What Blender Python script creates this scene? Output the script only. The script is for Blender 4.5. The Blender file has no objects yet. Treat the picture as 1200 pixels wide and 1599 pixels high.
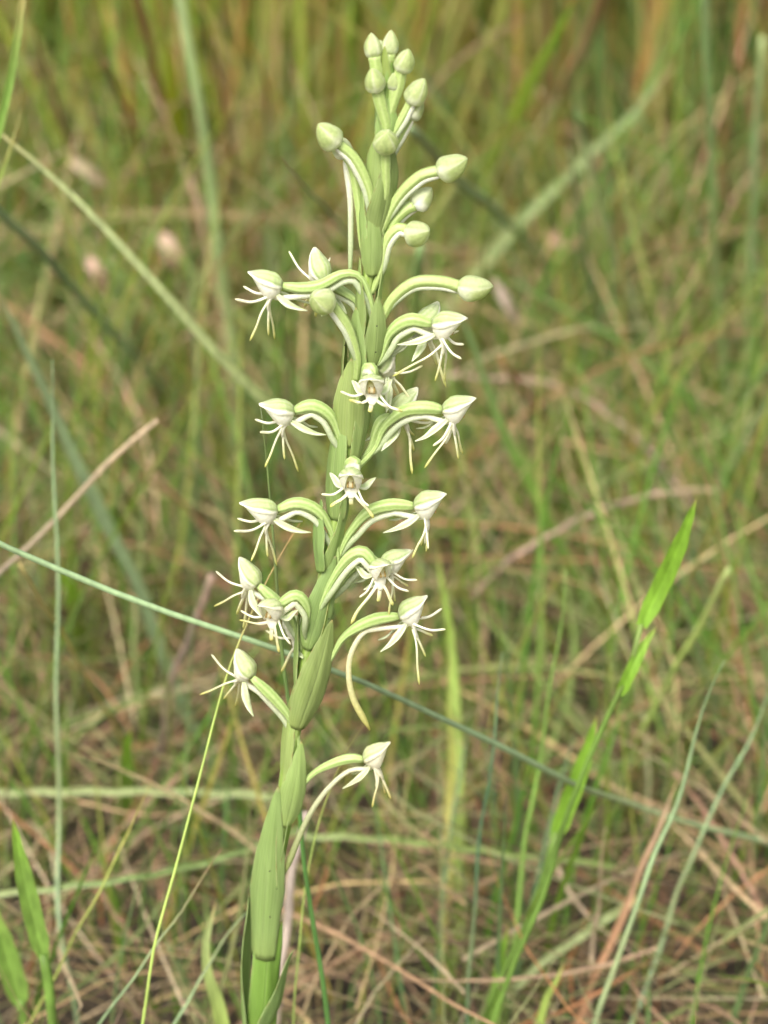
import bpy, math, random
import numpy as np
from mathutils import Vector, Matrix

random.seed(7)
rng = np.random.default_rng(11)
SC = bpy.context.scene
COL = SC.collection

# ------------------------------------------------------------------ camera
PITCH = math.radians(22)
DIST = 0.60
LOOK = Vector((0, 0, 0.25))
cam_d = bpy.data.cameras.new("camera")
cam = bpy.data.objects.new("camera", cam_d)
COL.objects.link(cam)
cam.location = LOOK + Vector((0, -math.cos(PITCH), math.sin(PITCH))) * DIST
cam.rotation_euler = (math.pi / 2 - PITCH, 0, 0)
cam_d.sensor_fit = 'VERTICAL'
cam_d.sensor_height = 24
cam_d.lens = 60
cam_d.clip_start = 0.02
cam_d.clip_end = 1000
cam_d.dof.use_dof = True
cam_d.dof.focus_distance = DIST - 0.006
cam_d.dof.aperture_fstop = 60 / 6.8
SC.camera = cam

# ------------------------------------------------------------------ light
SUN_EL, SUN_AZ = math.radians(46), math.radians(200)
world = bpy.data.worlds.new("World")
SC.world = world
world.use_nodes = True
nt = world.node_tree
nt.nodes.clear()
sky = nt.nodes.new("ShaderNodeTexSky")
sky.sky_type = 'NISHITA'
sky.sun_disc = False
sky.sun_elevation = SUN_EL
sky.sun_rotation = SUN_AZ
sky.dust_density = 6
sky.air_density = 1.0
sky.ozone_density = 0.3
hs = nt.nodes.new("ShaderNodeHueSaturation")
hs.inputs['Saturation'].default_value = 0.30
bg = nt.nodes.new("ShaderNodeBackground")
bg.inputs['Strength'].default_value = 0.145
wo = nt.nodes.new("ShaderNodeOutputWorld")
nt.links.new(sky.outputs[0], hs.inputs['Color'])
nt.links.new(hs.outputs[0], bg.inputs['Color'])
nt.links.new(bg.outputs[0], wo.inputs['Surface'])
sun_d = bpy.data.lights.new("sun", 'SUN')
sun_d.energy = 1.4
sun_d.angle = math.radians(18)
sun_d.color = (1.0, 0.95, 0.85)
sun = bpy.data.objects.new("sun", sun_d)
COL.objects.link(sun)
sdir = Vector((math.sin(SUN_AZ) * math.cos(SUN_EL), math.cos(SUN_AZ) * math.cos(SUN_EL), math.sin(SUN_EL)))
sun.rotation_euler = sdir.to_track_quat('Z', 'Y').to_euler()
sun.location = sdir * 5

SC.view_settings.view_transform = 'Standard'
SC.view_settings.look = 'None'
SC.view_settings.exposure = 1.15
SC.view_settings.gamma = 1
SC.view_settings.use_curve_mapping = False
SC.render.engine = 'CYCLES'
SC.cycles.use_denoising = True
SC.cycles.max_bounces = 14
SC.cycles.diffuse_bounces = 7
SC.cycles.transmission_bounces = 8
SC.cycles.transparent_max_bounces = 8

# ------------------------------------------------------------------ helpers
S = 0.00015                       # metres per photograph pixel at the plant
K = 0.24 / DIST / 1599
CR = cam.rotation_euler.to_matrix()
CL = cam.location.copy()


def ray(px, py):
    return CR @ Vector(((px - 600) * K, -(py - 799.5) * K, -1))


def P(px, py, y=0.0):
    """world point seen at a photograph pixel, on the upright plane y"""
    d = ray(px, py)
    return CL + d * ((y - CL.y) / d.y)


def ground_y(py):
    d = ray(600, py)
    return CL.y + d.y * (-CL.z / d.z) if d.z < 0 else 50


def interp(x, xs, ys):
    return float(np.interp(x, xs, ys))


def lerp3(a, b, t):
    return tuple(a[i] + (b[i] - a[i]) * t for i in range(3))


def spline(pts, n):
    """Catmull-Rom through the points, n samples"""
    pts = [Vector(p) for p in pts]
    if len(pts) == 2:
        return [pts[0].lerp(pts[1], i / (n - 1)) for i in range(n)]
    q = [pts[0] * 2 - pts[1]] + pts + [pts[-1] * 2 - pts[-2]]
    lens = [0]
    for i in range(len(pts) - 1):
        lens.append(lens[-1] + (pts[i + 1] - pts[i]).length)
    out = []
    for i in range(n):
        d = lens[-1] * i / (n - 1)
        k = 0
        while k < len(pts) - 2 and lens[k + 1] < d:
            k += 1
        t = (d - lens[k]) / max(1e-9, lens[k + 1] - lens[k])
        a, b, c, e = q[k], q[k + 1], q[k + 2], q[k + 3]
        out.append(0.5 * ((2 * b) + (c - a) * t + (2 * a - 5 * b + 4 * c - e) * t * t + (3 * b - a - 3 * c + e) * t ** 3))
    return out


class MB:
    def __init__(self):
        self.v, self.f, self.c = [], [], []

    def grid(self, rows, cols, wrap=False):
        """rows: list of rings of Vectors; cols: same shape of colours"""
        o = len(self.v)
        n = len(rows[0])
        for r, cc in zip(rows, cols):
            self.v.extend(r)
            self.c.extend(cc)
        m = n if wrap else n - 1
        for i in range(len(rows) - 1):
            for j in range(m):
                a, b = o + i * n + j, o + i * n + (j + 1) % n
                self.f.append((a, b, b + n, a + n))
        return o

    def tube(self, path, ra, rb=None, side=None, ns=10, color=None, ribs=0, ribamp=0.0, caps=True, twist=0.0):
        """elliptic tube: ra along 'side', rb across; color(s, angle)"""
        n = len(path)
        rows, cols = [], []
        prev = None
        for i, p in enumerate(path):
            t = (path[min(i + 1, n - 1)] - path[max(i - 1, 0)]).normalized()
            if side is not None:
                sd = side(i / (n - 1)) if callable(side) else side
            else:
                sd = prev if prev is not None else (Vector((0, 1, 0)) if abs(t.y) < 0.9 else Vector((1, 0, 0)))
            u = (sd - t * sd.dot(t))
            u = u.normalized() if u.length > 1e-6 else t.orthogonal().normalized()
            prev = u
            w = t.cross(u)
            s = i / (n - 1)
            a = ra(s)
            b = rb(s) if rb else a
            ring, cr = [], []
            for j in range(ns):
                th = 2 * math.pi * j / ns
                ph = th + twist * s
                k = 1 + (ribamp * math.cos(ribs * th) if ribs else 0)
                ring.append(p + u * (a * k * math.cos(ph)) + w * (b * k * math.sin(ph)))
                cr.append(color(s, th))
            rows.append(ring)
            cols.append(cr)
        o = self.grid(rows, cols, True)
        if caps:
            self.f.append(tuple(o + j for j in reversed(range(ns))))
            e = o + (n - 1) * ns
            self.f.append(tuple(e + j for j in range(ns)))

    def build(self, name, mat, parent=None, origin=Vector((0, 0, 0)), loc=None, solid=0):
        me = bpy.data.meshes.new(name)
        me.from_pydata([tuple(v - origin) for v in self.v], [], self.f)
        at = me.color_attributes.new("Col", 'FLOAT_COLOR', 'POINT')
        arr = np.ones((len(self.v), 4), dtype=np.float32)
        arr[:, :3] = np.array(self.c, dtype=np.float32)
        at.data.foreach_set("color", arr.ravel())
        me.polygons.foreach_set("use_smooth", [True] * len(me.polygons))
        me.materials.append(mat)
        o = bpy.data.objects.new(name, me)
        COL.objects.link(o)
        if parent:
            o.parent = parent
        if loc is not None:
            o.location = loc
        if solid:
            md = o.modifiers.new("thickness", 'SOLIDIFY')
            md.thickness = solid
            md.offset = 0
        return o


def tag(o, label=None, cat=None, group=None, kind=None):
    for k, v in (("label", label), ("category", cat), ("group", group), ("kind", kind)):
        if v:
            o[k] = v
    return o


def empty(name, loc, parent=None):
    o = bpy.data.objects.new(name, None)
    o.empty_display_size = 0.01
    o.location = loc
    COL.objects.link(o)
    if parent:
        o.parent = parent
    return o


# ------------------------------------------------------------------ materials
def plant_material(name, rough=0.5, transl=0.3, spec=0.35, noise_scale=900.0, noise_amt=0.18, tcol=(1.0, 1.0, 0.75), stretch=(1, 1, 1), bump=0.0, speck=0.0, sss=0.0):
    m = bpy.data.materials.new(name)
    m.use_nodes = True
    t = m.node_tree
    t.nodes.clear()
    out = t.nodes.new("ShaderNodeOutputMaterial")
    at = t.nodes.new("ShaderNodeAttribute")
    at.attribute_name = "Col"
    tc = t.nodes.new("ShaderNodeTexCoord")
    mp = t.nodes.new("ShaderNodeMapping")
    mp.inputs['Scale'].default_value = stretch
    t.links.new(tc.outputs['Object'], mp.inputs['Vector'])
    nz = t.nodes.new("ShaderNodeTexNoise")
    nz.inputs['Scale'].default_value = noise_scale
    nz.inputs['Detail'].default_value = 4
    t.links.new(mp.outputs[0], nz.inputs['Vector'])
    mr = t.nodes.new("ShaderNodeMapRange")
    mr.inputs['From Min'].default_value = 0.3
    mr.inputs['From Max'].default_value = 0.7
    mr.inputs['To Min'].default_value = 1 - noise_amt
    mr.inputs['To Max'].default_value = 1 + noise_amt * 0.6
    t.links.new(nz.outputs['Fac'], mr.inputs['Value'])
    mul = t.nodes.new("ShaderNodeVectorMath")
    mul.operation = 'SCALE'
    t.links.new(at.outputs['Color'], mul.inputs[0])
    t.links.new(mr.outputs[0], mul.inputs['Scale'])
    col = mul.outputs[0]
    if speck:
        vo = t.nodes.new("ShaderNodeTexVoronoi")
        vo.inputs['Scale'].default_value = 240
        t.links.new(tc.outputs['Object'], vo.inputs['Vector'])
        cp = t.nodes.new("ShaderNodeMath")
        cp.operation = 'LESS_THAN'
        cp.inputs[1].default_value = speck
        t.links.new(vo.outputs['Distance'], cp.inputs[0])
        mx = t.nodes.new("ShaderNodeMix")
        mx.data_type = 'RGBA'
        t.links.new(cp.outputs[0], mx.inputs[0])
        t.links.new(col, mx.inputs[6])
        mx.inputs[7].default_value = (0.05, 0.05, 0.02, 1)
        col = mx.outputs[2]
    pb = t.nodes.new("ShaderNodeBsdfPrincipled")
    pb.inputs['Roughness'].default_value = rough
    pb.inputs['Specular IOR Level'].default_value = spec
    if sss:
        pb.inputs['Subsurface Weight'].default_value = sss
        pb.inputs['Subsurface Radius'].default_value = (1.0, 1.0, 0.5)
        pb.inputs['Subsurface Scale'].default_value = 0.0012
    t.links.new(col, pb.inputs['Base Color'])
    if bump:
        bp = t.nodes.new("ShaderNodeBump")
        bp.inputs['Strength'].default_value = bump
        bp.inputs['Distance'].default_value = 0.0003
        t.links.new(nz.outputs['Fac'], bp.inputs['Height'])
        t.links.new(bp.outputs[0], pb.inputs['Normal'])
    tr = t.nodes.new("ShaderNodeBsdfTranslucent")
    tm = t.nodes.new("ShaderNodeVectorMath")
    tm.operation = 'MULTIPLY'
    t.links.new(col, tm.inputs[0])
    tm.inputs[1].default_value = tcol
    t.links.new(tm.outputs[0], tr.inputs['Color'])
    ms = t.nodes.new("ShaderNodeMixShader")
    ms.inputs[0].default_value = transl
    t.links.new(pb.outputs[0], ms.inputs[1])
    t.links.new(tr.outputs[0], ms.inputs[2])
    t.links.new(ms.outputs[0], out.inputs['Surface'])
    return m


M_PETAL = plant_material("petal", 0.52, 0.50, 0.32, 1300, 0.13, (1, 1, 0.88), bump=0.5)
M_STALK = plant_material("ovary_skin", 0.42, 0.12, 0.4, 1400, 0.12, (1, 1, 0.6), bump=0.2)
M_BRACT = plant_material("bract_leaf", 0.52, 0.45, 0.35, 700, 0.14, (1.0, 1.05, 0.35), stretch=(1, 1, 0.12), bump=0.5, speck=0.05)
M_BLADE = plant_material("blade_of_grass", 0.5, 0.45, 0.3, 500, 0.25, (1.0, 1.05, 0.4), stretch=(1, 1, 0.3))
M_REED = plant_material("reed_skin", 0.45, 0.0, 0.35, 500, 0.2, stretch=(1, 1, 0.2))
M_STRAW = plant_material("dry_straw", 0.75, 0.35, 0.15, 300, 0.35, (1.0, 0.9, 0.6), stretch=(1, 1, 0.4))

WHITE = (0.92, 0.91, 0.81)
CREAM = (0.80, 0.76, 0.56)
PALE = (0.62, 0.70, 0.36)
TOPG = (0.45, 0.56, 0.20)
RIBD = (0.20, 0.33, 0.065)
YTIP = (0.66, 0.66, 0.20)
BRACT = (0.33, 0.425, 0.145)
BRACT_D = (0.25, 0.35, 0.085)
BRACT_E = (0.45, 0.52, 0.23)


# ------------------------------------------------------------------ ground
def make_ground():
    n = 121
    a = np.linspace(-1, 1, n)
    w = np.sign(a) * (np.abs(a) * 2.2 + 300 * np.abs(a) ** 7)
    X, Y = np.meshgrid(w, w + 0.8)
    Z = 0.012 * np.sin(X * 7.1 + 1.3 * np.sin(Y * 5)) * np.cos(Y * 6.3 + X * 2) + 0.006 * np.sin(X * 31 + Y * 17)
    Z *= np.exp(-((X / 6) ** 2 + (Y / 6) ** 2))
    Z -= 0.015
    v = np.stack([X, Y, Z], -1).reshape(-1, 3)
    f = []
    for i in range(n - 1):
        for j in range(n - 1):
            k = i * n + j
            f.append((k, k + 1, k + n + 1, k + n))
    me = bpy.data.meshes.new("ground")
    me.from_pydata(v.tolist(), [], f)
    me.polygons.foreach_set("use_smooth", [True] * len(f))
    m = bpy.data.materials.new("soil_litter")
    m.use_nodes = True
    t = m.node_tree
    pb = t.nodes["Principled BSDF"]
    pb.inputs['Roughness'].default_value = 0.95
    tc = t.nodes.new("ShaderNodeTexCoord")
    nz = t.nodes.new("ShaderNodeTexNoise")
    nz.inputs['Scale'].default_value = 26
    nz.inputs['Detail'].default_value = 9
    nz.inputs['Roughness'].default_value = 0.7
    t.links.new(tc.outputs['Object'], nz.inputs['Vector'])
    rp = t.nodes.new("ShaderNodeValToRGB")
    e = rp.color_ramp.elements
    e[0].position, e[0].color = 0.32, (0.03, 0.022, 0.016, 1)
    e[1].position, e[1].color = 0.72, (0.24, 0.175, 0.115, 1)
    x = e.new(0.5)
    x.color = (0.085, 0.062, 0.042, 1)
    t.links.new(nz.outputs['Fac'], rp.inputs[0])
    t.links.new(rp.outputs[0], pb.inputs['Base Color'])
    bp = t.nodes.new("ShaderNodeBump")
    bp.inputs['Distance'].default_value = 0.02
    t.links.new(nz.outputs['Fac'], bp.inputs['Height'])
    t.links.new(bp.outputs[0], pb.inputs['Normal'])
    me.materials.append(m)
    o = bpy.data.objects.new("ground", me)
    COL.objects.link(o)
    tag(o, kind='structure')


make_ground()


# ------------------------------------------------------------------ grass masses (nobody could count these)
def blades(name, n_seg, root, az, L, th0, curl, width, c0, c1, mat, twist=None, droop=None, zmin=None):
    """arrays of blades joined into one mass: each bends from th0 (from upright) by curl along its length"""
    N = len(L)
    s = np.linspace(0, 1, n_seg + 1)
    th = th0[:, None] + curl[:, None] * s[None, :] ** 1.4
    dl = L[:, None] / n_seg
    dx = np.sin(th) * dl
    dz = np.cos(th) * dl
    r = np.concatenate([np.zeros((N, 1)), np.cumsum(dx[:, :-1], 1)], 1)
    z = np.concatenate([np.zeros((N, 1)), np.cumsum(dz[:, :-1], 1)], 1)
    ca, sa = np.cos(az)[:, None], np.sin(az)[:, None]
    wob = (rng.normal(0, 1, (N, 1)) * L[:, None] * 0.05) * np.sin(s[None, :] * 4 + rng.uniform(0, 6, (N, 1)))
    cx = root[:, 0:1] + r * ca - wob * sa
    cy = root[:, 1:2] + r * sa + wob * ca
    cz = root[:, 2:3] + z
    cz = np.maximum(cz, 0.002 + rng.uniform(0, 0.01, (N, 1)))
    tw = rng.uniform(-1.2, 1.2, (N, 1)) if twist is None else twist[:, None]
    tw = tw + s[None, :] * rng.uniform(-0.8, 0.8, (N, 1))
    wx = -sa * np.cos(tw) + ca * np.sin(tw) * np.cos(th)
    wy = ca * np.cos(tw) + sa * np.sin(tw) * np.cos(th)
    wz = -np.sin(tw) * np.sin(th)
    prof = (0.75 + 0.25 * np.minimum(1, s * 5)) * np.power(np.clip(1 - s, 0, 1), 0.55)
    prof[-1] = 0.03
    hw = width[:, None] * 0.5 * prof[None, :]
    V = np.empty((N, n_seg + 1, 2, 3))
    V[:, :, 0, 0] = cx - wx * hw
    V[:, :, 0, 1] = cy - wy * hw
    V[:, :, 0, 2] = cz - wz * hw
    V[:, :, 1, 0] = cx + wx * hw
    V[:, :, 1, 1] = cy + wy * hw
    V[:, :, 1, 2] = cz + wz * hw
    C = c0[:, None, :] * (1 - s[None, :, None]) + c1[:, None, :] * s[None, :, None]
    C = np.repeat(C[:, :, None, :], 2, 2)
    base = (np.arange(N) * (n_seg + 1) * 2)[:, None] + (np.arange(n_seg) * 2)[None, :]
    F = np.stack([base, base + 1, base + 3, base + 2], -1).reshape(-1, 4)
    me = bpy.data.meshes.new(name)
    nv, nf = V.size // 3, len(F)
    me.vertices.add(nv)
    me.vertices.foreach_set("co", V.reshape(-1).astype(np.float32))
    me.loops.add(nf * 4)
    me.loops.foreach_set("vertex_index", F.reshape(-1).astype(np.int32))
    me.polygons.add(nf)
    me.polygons.foreach_set("loop_start", np.arange(0, nf * 4, 4, dtype=np.int32))
    me.polygons.foreach_set("use_smooth", np.ones(nf, dtype=bool))
    me.update(calc_edges=True)
    at = me.color_attributes.new("Col", 'FLOAT_COLOR', 'POINT')
    arr = np.ones((nv, 4), dtype=np.float32)
    arr[:, :3] = C.reshape(-1, 3)
    at.data.foreach_set("color", arr.ravel())
    me.materials.append(mat)
    o = bpy.data.objects.new(name, me)
    COL.objects.link(o)
    tag(o, kind='stuff')
    return o


def palette(n, cols, probs, jit=0.25):
    cols = np.array(cols)
    k = rng.choice(len(cols), n, p=np.array(probs) / np.sum(probs))
    return np.clip(cols[k] * rng.uniform(1 - jit, 1 + jit, (n, 1)) * rng.uniform(0.93, 1.07, (n, 3)), 0.005, 0.8)


def field(n, y0, y1, spread=0.55, pw=1.0):
    """roots spread over the meadow behind the plant"""
    y = y0 + (y1 - y0) * rng.uniform(0, 1, n) ** pw
    x = rng.uniform(-1, 1, n) * (0.28 + spread * (y + 0.56) * 0.62)
    return np.stack([x, y, np.full(n, -0.012)], -1)


def tufted(n_t, per, y0, y1, rad, spread=0.55, pw=1.0, xs=None):
    c = field(n_t, y0, y1, spread, pw)
    if xs is not None:
        c[:, 0] = rng.uniform(xs[0], xs[1], n_t)
    ang = rng.uniform(0, 2 * math.pi, (n_t, per))
    rr = rad * np.sqrt(rng.uniform(0, 1, (n_t, per)))
    x = c[:, 0:1] + rr * np.cos(ang)
    y = c[:, 1:2] + rr * np.sin(ang)
    r = np.stack([x.ravel(), y.ravel(), np.full(n_t * per, -0.012)], -1)
    return r, ang.ravel(), np.repeat(np.arange(n_t), per)


STRAW = [(0.56, 0.42, 0.22), (0.54, 0.36, 0.225), (0.38, 0.25, 0.155), (0.60, 0.49, 0.31), (0.48, 0.23, 0.11), (0.18, 0.12, 0.08)]
GREEN = [(0.17, 0.265, 0.04), (0.13, 0.265, 0.04), (0.14, 0.235, 0.09), (0.26, 0.295, 0.055), (0.34, 0.30, 0.08)]

# fallen straw and dead leaves lying in a loose mat
n = 14000
r = field(n, 0.0, 2.0, pw=1.3)
r[:, 2] = rng.uniform(-0.01, 0.07, n)
c = palette(n, STRAW + [(0.24, 0.26, 0.10), (0.30, 0.30, 0.14)], [2.4, 1.6, 2, 1.6, 1, 1.6, 2.6, 2.4])
blades("dead_grass_litter", 5, r, rng.uniform(0, 6.283, n), rng.uniform(0.04, 0.16, n), np.where(r[:, 1] < .22, rng.uniform(1.35, 1.7, n), rng.uniform(0.8, 1.7, n)),
       rng.normal(0, 0.9, n), rng.uniform(0.0006, 0.0019, n), c * .82, c * 0.8, M_STRAW)
# a tangle of bowed straw and grey-green blades over the mat
n = 4600
r = field(n, 0.13, 1.0, pw=1.0)
r[:, 2] = rng.uniform(-0.01, 0.13, n) * np.clip(r[:, 1] * 1.6, 0.1, 1)
c = palette(n, STRAW[:4] + [(0.22, 0.28, 0.09), (0.26, 0.28, 0.11), (0.42, 0.22, 0.125)], [1.6, 1.2, 1.5, 0.9, 4.5, 4, 0.8]) * .9
blades("tangled_grass", 8, r, rng.uniform(0, 6.283, n), rng.uniform(0.10, 0.28, n) * np.clip(.35 + r[:, 1], .4, 1), rng.uniform(0.5, 1.4, n),
       rng.uniform(0.1, 1.1, n), rng.uniform(0.0009, 0.0026, n), c, c, M_STRAW)
# standing dry stems
n = 1500
r = field(n, 0.50, 2.6, pw=1.2)
c = palette(n, STRAW, [3, 3, 2, 2, 1.6, 1])
blades("dry_grass", 6, r, rng.uniform(0, 6.283, n), rng.uniform(0.12, 0.30, n), np.abs(rng.normal(0.3, 0.3, n)),
       rng.uniform(0.1, 1.4, n), rng.uniform(0.0009, 0.0026, n), c * 0.95, c, M_STRAW)
# slim green reeds and blades rising close behind the plant
n = 3000
r = field(n, 0.10, 0.95, pw=1.0)
g0 = palette(n, GREEN, [2, 3, 4, 1, 1])
blades("slim_grass", 8, r, rng.uniform(0, 6.283, n), rng.uniform(0.08, 0.30, n) * np.clip(.35 + r[:, 1] * 1.6, 0, 1), np.abs(rng.normal(0.12, 0.22, n)),
       rng.uniform(0.0, 0.6, n), rng.uniform(0.0012, 0.0030, n), g0, g0 * 1.1, M_BLADE)
# green blades between the straw
n = 7500
r = field(n, 0.22, 2.4, pw=1.0)
g0 = palette(n, GREEN, [3, 3, 3, 2, 1])
g1 = palette(n, GREEN, [3, 3, 2, 3, 2])
blades("grass", 7, r, rng.uniform(0, 6.283, n), rng.uniform(0.10, 0.40, n) * np.clip(.3 + r[:, 1], .4, 1), np.abs(rng.normal(0.25, 0.3, n)),
       rng.uniform(0.0, 1.2, n), rng.uniform(0.0009, 0.0030, n), g0, g1, M_BLADE)
# taller olive and reddish tussocks at the back
r, ang, k = tufted(270, 90, 0.74, 3.0, 0.06, spread=0.38, pw=1.0)
n = len(r)
tint = palette(270, [(0.30, 0.35, 0.055), (0.21, 0.34, 0.055), (0.38, 0.36, 0.11), (0.25, 0.41, 0.07)], [3, 2.5, 1.5, 2.5])[k]
c0 = np.where(rng.uniform(0, 1, (n, 1)) < 0.34, palette(n, [(0.42, 0.125, 0.055), (0.54, 0.36, 0.22)], [1.7, 1.0]), tint)
c1 = np.where(rng.uniform(0, 1, (n, 1)) < 0.16, palette(n, STRAW, [2, 2, 1, 1, 2, 0]), tint * 1.05)
blades("tall_grass", 8, r, ang + rng.normal(0, 0.7, n), rng.uniform(0.35, 0.80, n), np.abs(rng.normal(0.19, 0.15, n)),
       rng.uniform(-0.1, 0.42, n), rng.uniform(0.0016, 0.0045, n), c0 * 1.1, c1 * 1.1, M_BLADE)
# dark green rushes standing upright on the right
r, ang, k = tufted(36, 52, 0.66, 1.4, 0.05, xs=(0.16, 0.48))
n = len(r)
g0 = palette(n, [(0.11, 0.20, 0.055), (0.15, 0.24, 0.065), (0.34, 0.17, 0.08)], [3, 3, 1.0])
blades("rushes", 7, r, ang, rng.uniform(0.5, 0.95, n), np.abs(rng.normal(0.03, 0.05, n)), rng.uniform(0.0, 0.22, n),
       rng.uniform(0.002, 0.0045, n), g0, g0 * 1.1, M_BLADE)
# the meadow further off
r, ang, k = tufted(420, 26, 3.2, 13, 0.22, spread=0.9, pw=0.8)
n = len(r)
g0 = palette(n, [(0.22, 0.36, 0.08), (0.26, 0.34, 0.09), (0.42, 0.33, 0.18)], [3, 3, 1])
blades("meadow_grass", 5, r, ang, rng.uniform(0.4, 0.85, n), np.abs(rng.normal(0.15, 0.12, n)), rng.uniform(0.0, 0.9, n),
       rng.uniform(0.005, 0.012, n), g0, g0 * 1.1, M_BLADE)
# small-leaved green herbs behind the tussocks on the left
n = 5200
x = rng.uniform(-1.9, 0.1, n)
y = rng.uniform(1.5, 3.4, n)
r = np.stack([x, y, rng.uniform(0.0, 0.42, n) * (0.6 + 0.4 * np.sin(x * 9) * np.cos(y * 7))], -1)
g0 = palette(n, [(0.19, 0.35, 0.07), (0.25, 0.42, 0.085), (0.32, 0.45, 0.12)], [2, 2, 1])
blades("herbs", 4, r, rng.uniform(0, 6.283, n), rng.uniform(0.03, 0.08, n), rng.uniform(0.3, 1.6, n), rng.uniform(0, 0.6, n),
       rng.uniform(0.009, 0.02, n), g0, g0, M_BLADE)
# meadow around the photographer, kept low and clear of the view
n = 2600
x = rng.uniform(-1.6, 1.6, n)
y = rng.uniform(-1.2, 0.9, n)
keep = (np.abs(x) > 0.17 + 0.22 * (y + 0.56)) & ((np.abs(x) > 0.3) | (y > -0.1))
r = np.stack([x, y, np.full(n, -0.012)], -1)[keep]
n = len(r)
g0 = palette(n, GREEN + STRAW[:3], [3, 3, 3, 2, 1, 2, 2, 1])
blades("side_grass", 6, r, rng.uniform(0, 6.283, n), rng.uniform(0.08, 0.26, n), np.abs(rng.normal(0.2, 0.25, n)),
       rng.uniform(0.0, 1.2, n), rng.uniform(0.001, 0.0032, n), g0, g0, M_BLADE)


# ------------------------------------------------------------------ single blades, stalks and reeds
def widths(kind):
    if kind == 'blade':
        return lambda s: interp(s, [0, .06, .3, .7, 1], [0.02, .35, 1, 1, .8])
    if kind == 'tip':
        return lambda s: interp(s, [0, .1, .5, 1], [0.15, .45, .85, 1])
    return lambda s: interp(s, [0, 0.05, .95, 1], [0.8, 1, 1, .9])


def px_path(pts, n, root=True):
    """pts: (px, py, depth y); from tip to root; runs on into the ground"""
    w = []
    if pts[-1][2] == 9:                     # ends on the ground where that pixel shows it
        y0, y1 = pts[0][2], ground_y(pts[-1][1]) - 0.012
        pts = [(a, b, y0 + (y1 - y0) * (b - pts[0][1]) / (pts[-1][1] - pts[0][1])) for a, b, _ in pts]
    for (px, py, y) in pts:
        y = min(y, ground_y(py) - 0.012) if py > 600 else y
        w.append(P(px, py, y))
    if root:
        d = (w[-1] - w[-2]).normalized()
        d.y = max(d.y, 0)
        d.normalize()
        if d.z < -0.12:
            t = min(w[-1].z / -d.z, 0.7)
            if t > 0.004:
                e = w[-1] + d * (t + 0.01)
                w.append(w[-1].lerp(e, 0.5) + Vector((0, 0, -0.1 * 0)))
                w.append(e)
    return spline(w, n)


def blade_mesh(path, w_m, prof, c_tip, c_root, fold=0.35, midrib=True):
    """a leaf blade with a folded midrib, made of a thin V section"""
    b = MB()
    n = len(path)
    rows, cols = [], []
    for i, p in enumerate(path):
        t = (path[min(i + 1, n - 1)] - path[max(i - 1, 0)]).normalized()
        view = (CL - p).normalized()
        side = t.cross(view).normalized()
        nrm = side.cross(t).normalized()
        s = i / (n - 1)
        hw = w_m * 0.5 * prof(s) * max(.8, (p.y - CL.y) / .556)
        c = lerp3(c_tip, c_root, min(1, s * 2.5))
        row, cr = [], []
        for qi in range(13):
            q = -1 + qi / 6
            row.append(p + side * (hw * q * (1 + .05 * math.sin(s * 23 + qi))) + nrm * (hw * fold * (abs(q) - 0.5) + hw * .06 * math.sin(s * 9 + q * 2)))
            k = 1.0 + (0.25 if (midrib and qi == 6) else 0) + (0.10 if qi % 2 else -0.08) + .08 * math.sin(s * 31 + q * 3)
            cc = lerp3(c, (0.42, 0.30, 0.14), max(0, min(1, (.07 - s) / .05)) * .8 + (.25 if abs(q) == 1 and math.sin(s * 40 + w_m * 9000) > .5 else 0))
            cr.append(tuple(min(1, x * k) for x in cc))
        rows.append(row)
        cols.append(cr)
    b.grid(rows, cols)
    return b


def stalk_mesh(path, w_m, prof, c_tip, c_root):
    b = MB()
    n = len(path)

    def rad(s):
        p = path[min(n - 1, int(round(s * (n - 1))))]
        return w_m * 0.5 * prof(s) * max(.8, (p.y - CL.y) / .556)
    a1, a2 = random.uniform(0, 6), random.uniform(0, 6)

    def colr(s, th):
        c = lerp3(c_tip, c_root, min(1, s * 5))
        k = 1 + .13 * math.sin(s * 11 + a1) + .10 * math.sin(s * 29 + a2) + .10 * math.cos(3 * th)
        y = max(0, math.sin(s * 7 + a2)) ** 3 * .25
        return lerp3(tuple(x * k for x in c), (0.34, 0.30, 0.13), y)
    b.tube(path, lambda s: rad(s) * (1 + .06 * math.sin(s * 17 + a1)), ns=10, color=colr, ribs=5, ribamp=0.06)
    return b


TEAL = (0.20, 0.28, 0.14)
GRN = (0.18, 0.30, 0.06)
BRT = (0.22, 0.40, 0.045)
LIM = (0.31, 0.41, 0.10)
PGR = (0.37, 0.43, 0.20)
OCH = (0.33, 0.28, 0.07)
TAN = (0.43, 0.33, 0.22)
PNK = (0.42, 0.30, 0.23)
BRN = (0.22, 0.10, 0.05)
RUS = (0.40, 0.20, 0.10)

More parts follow.
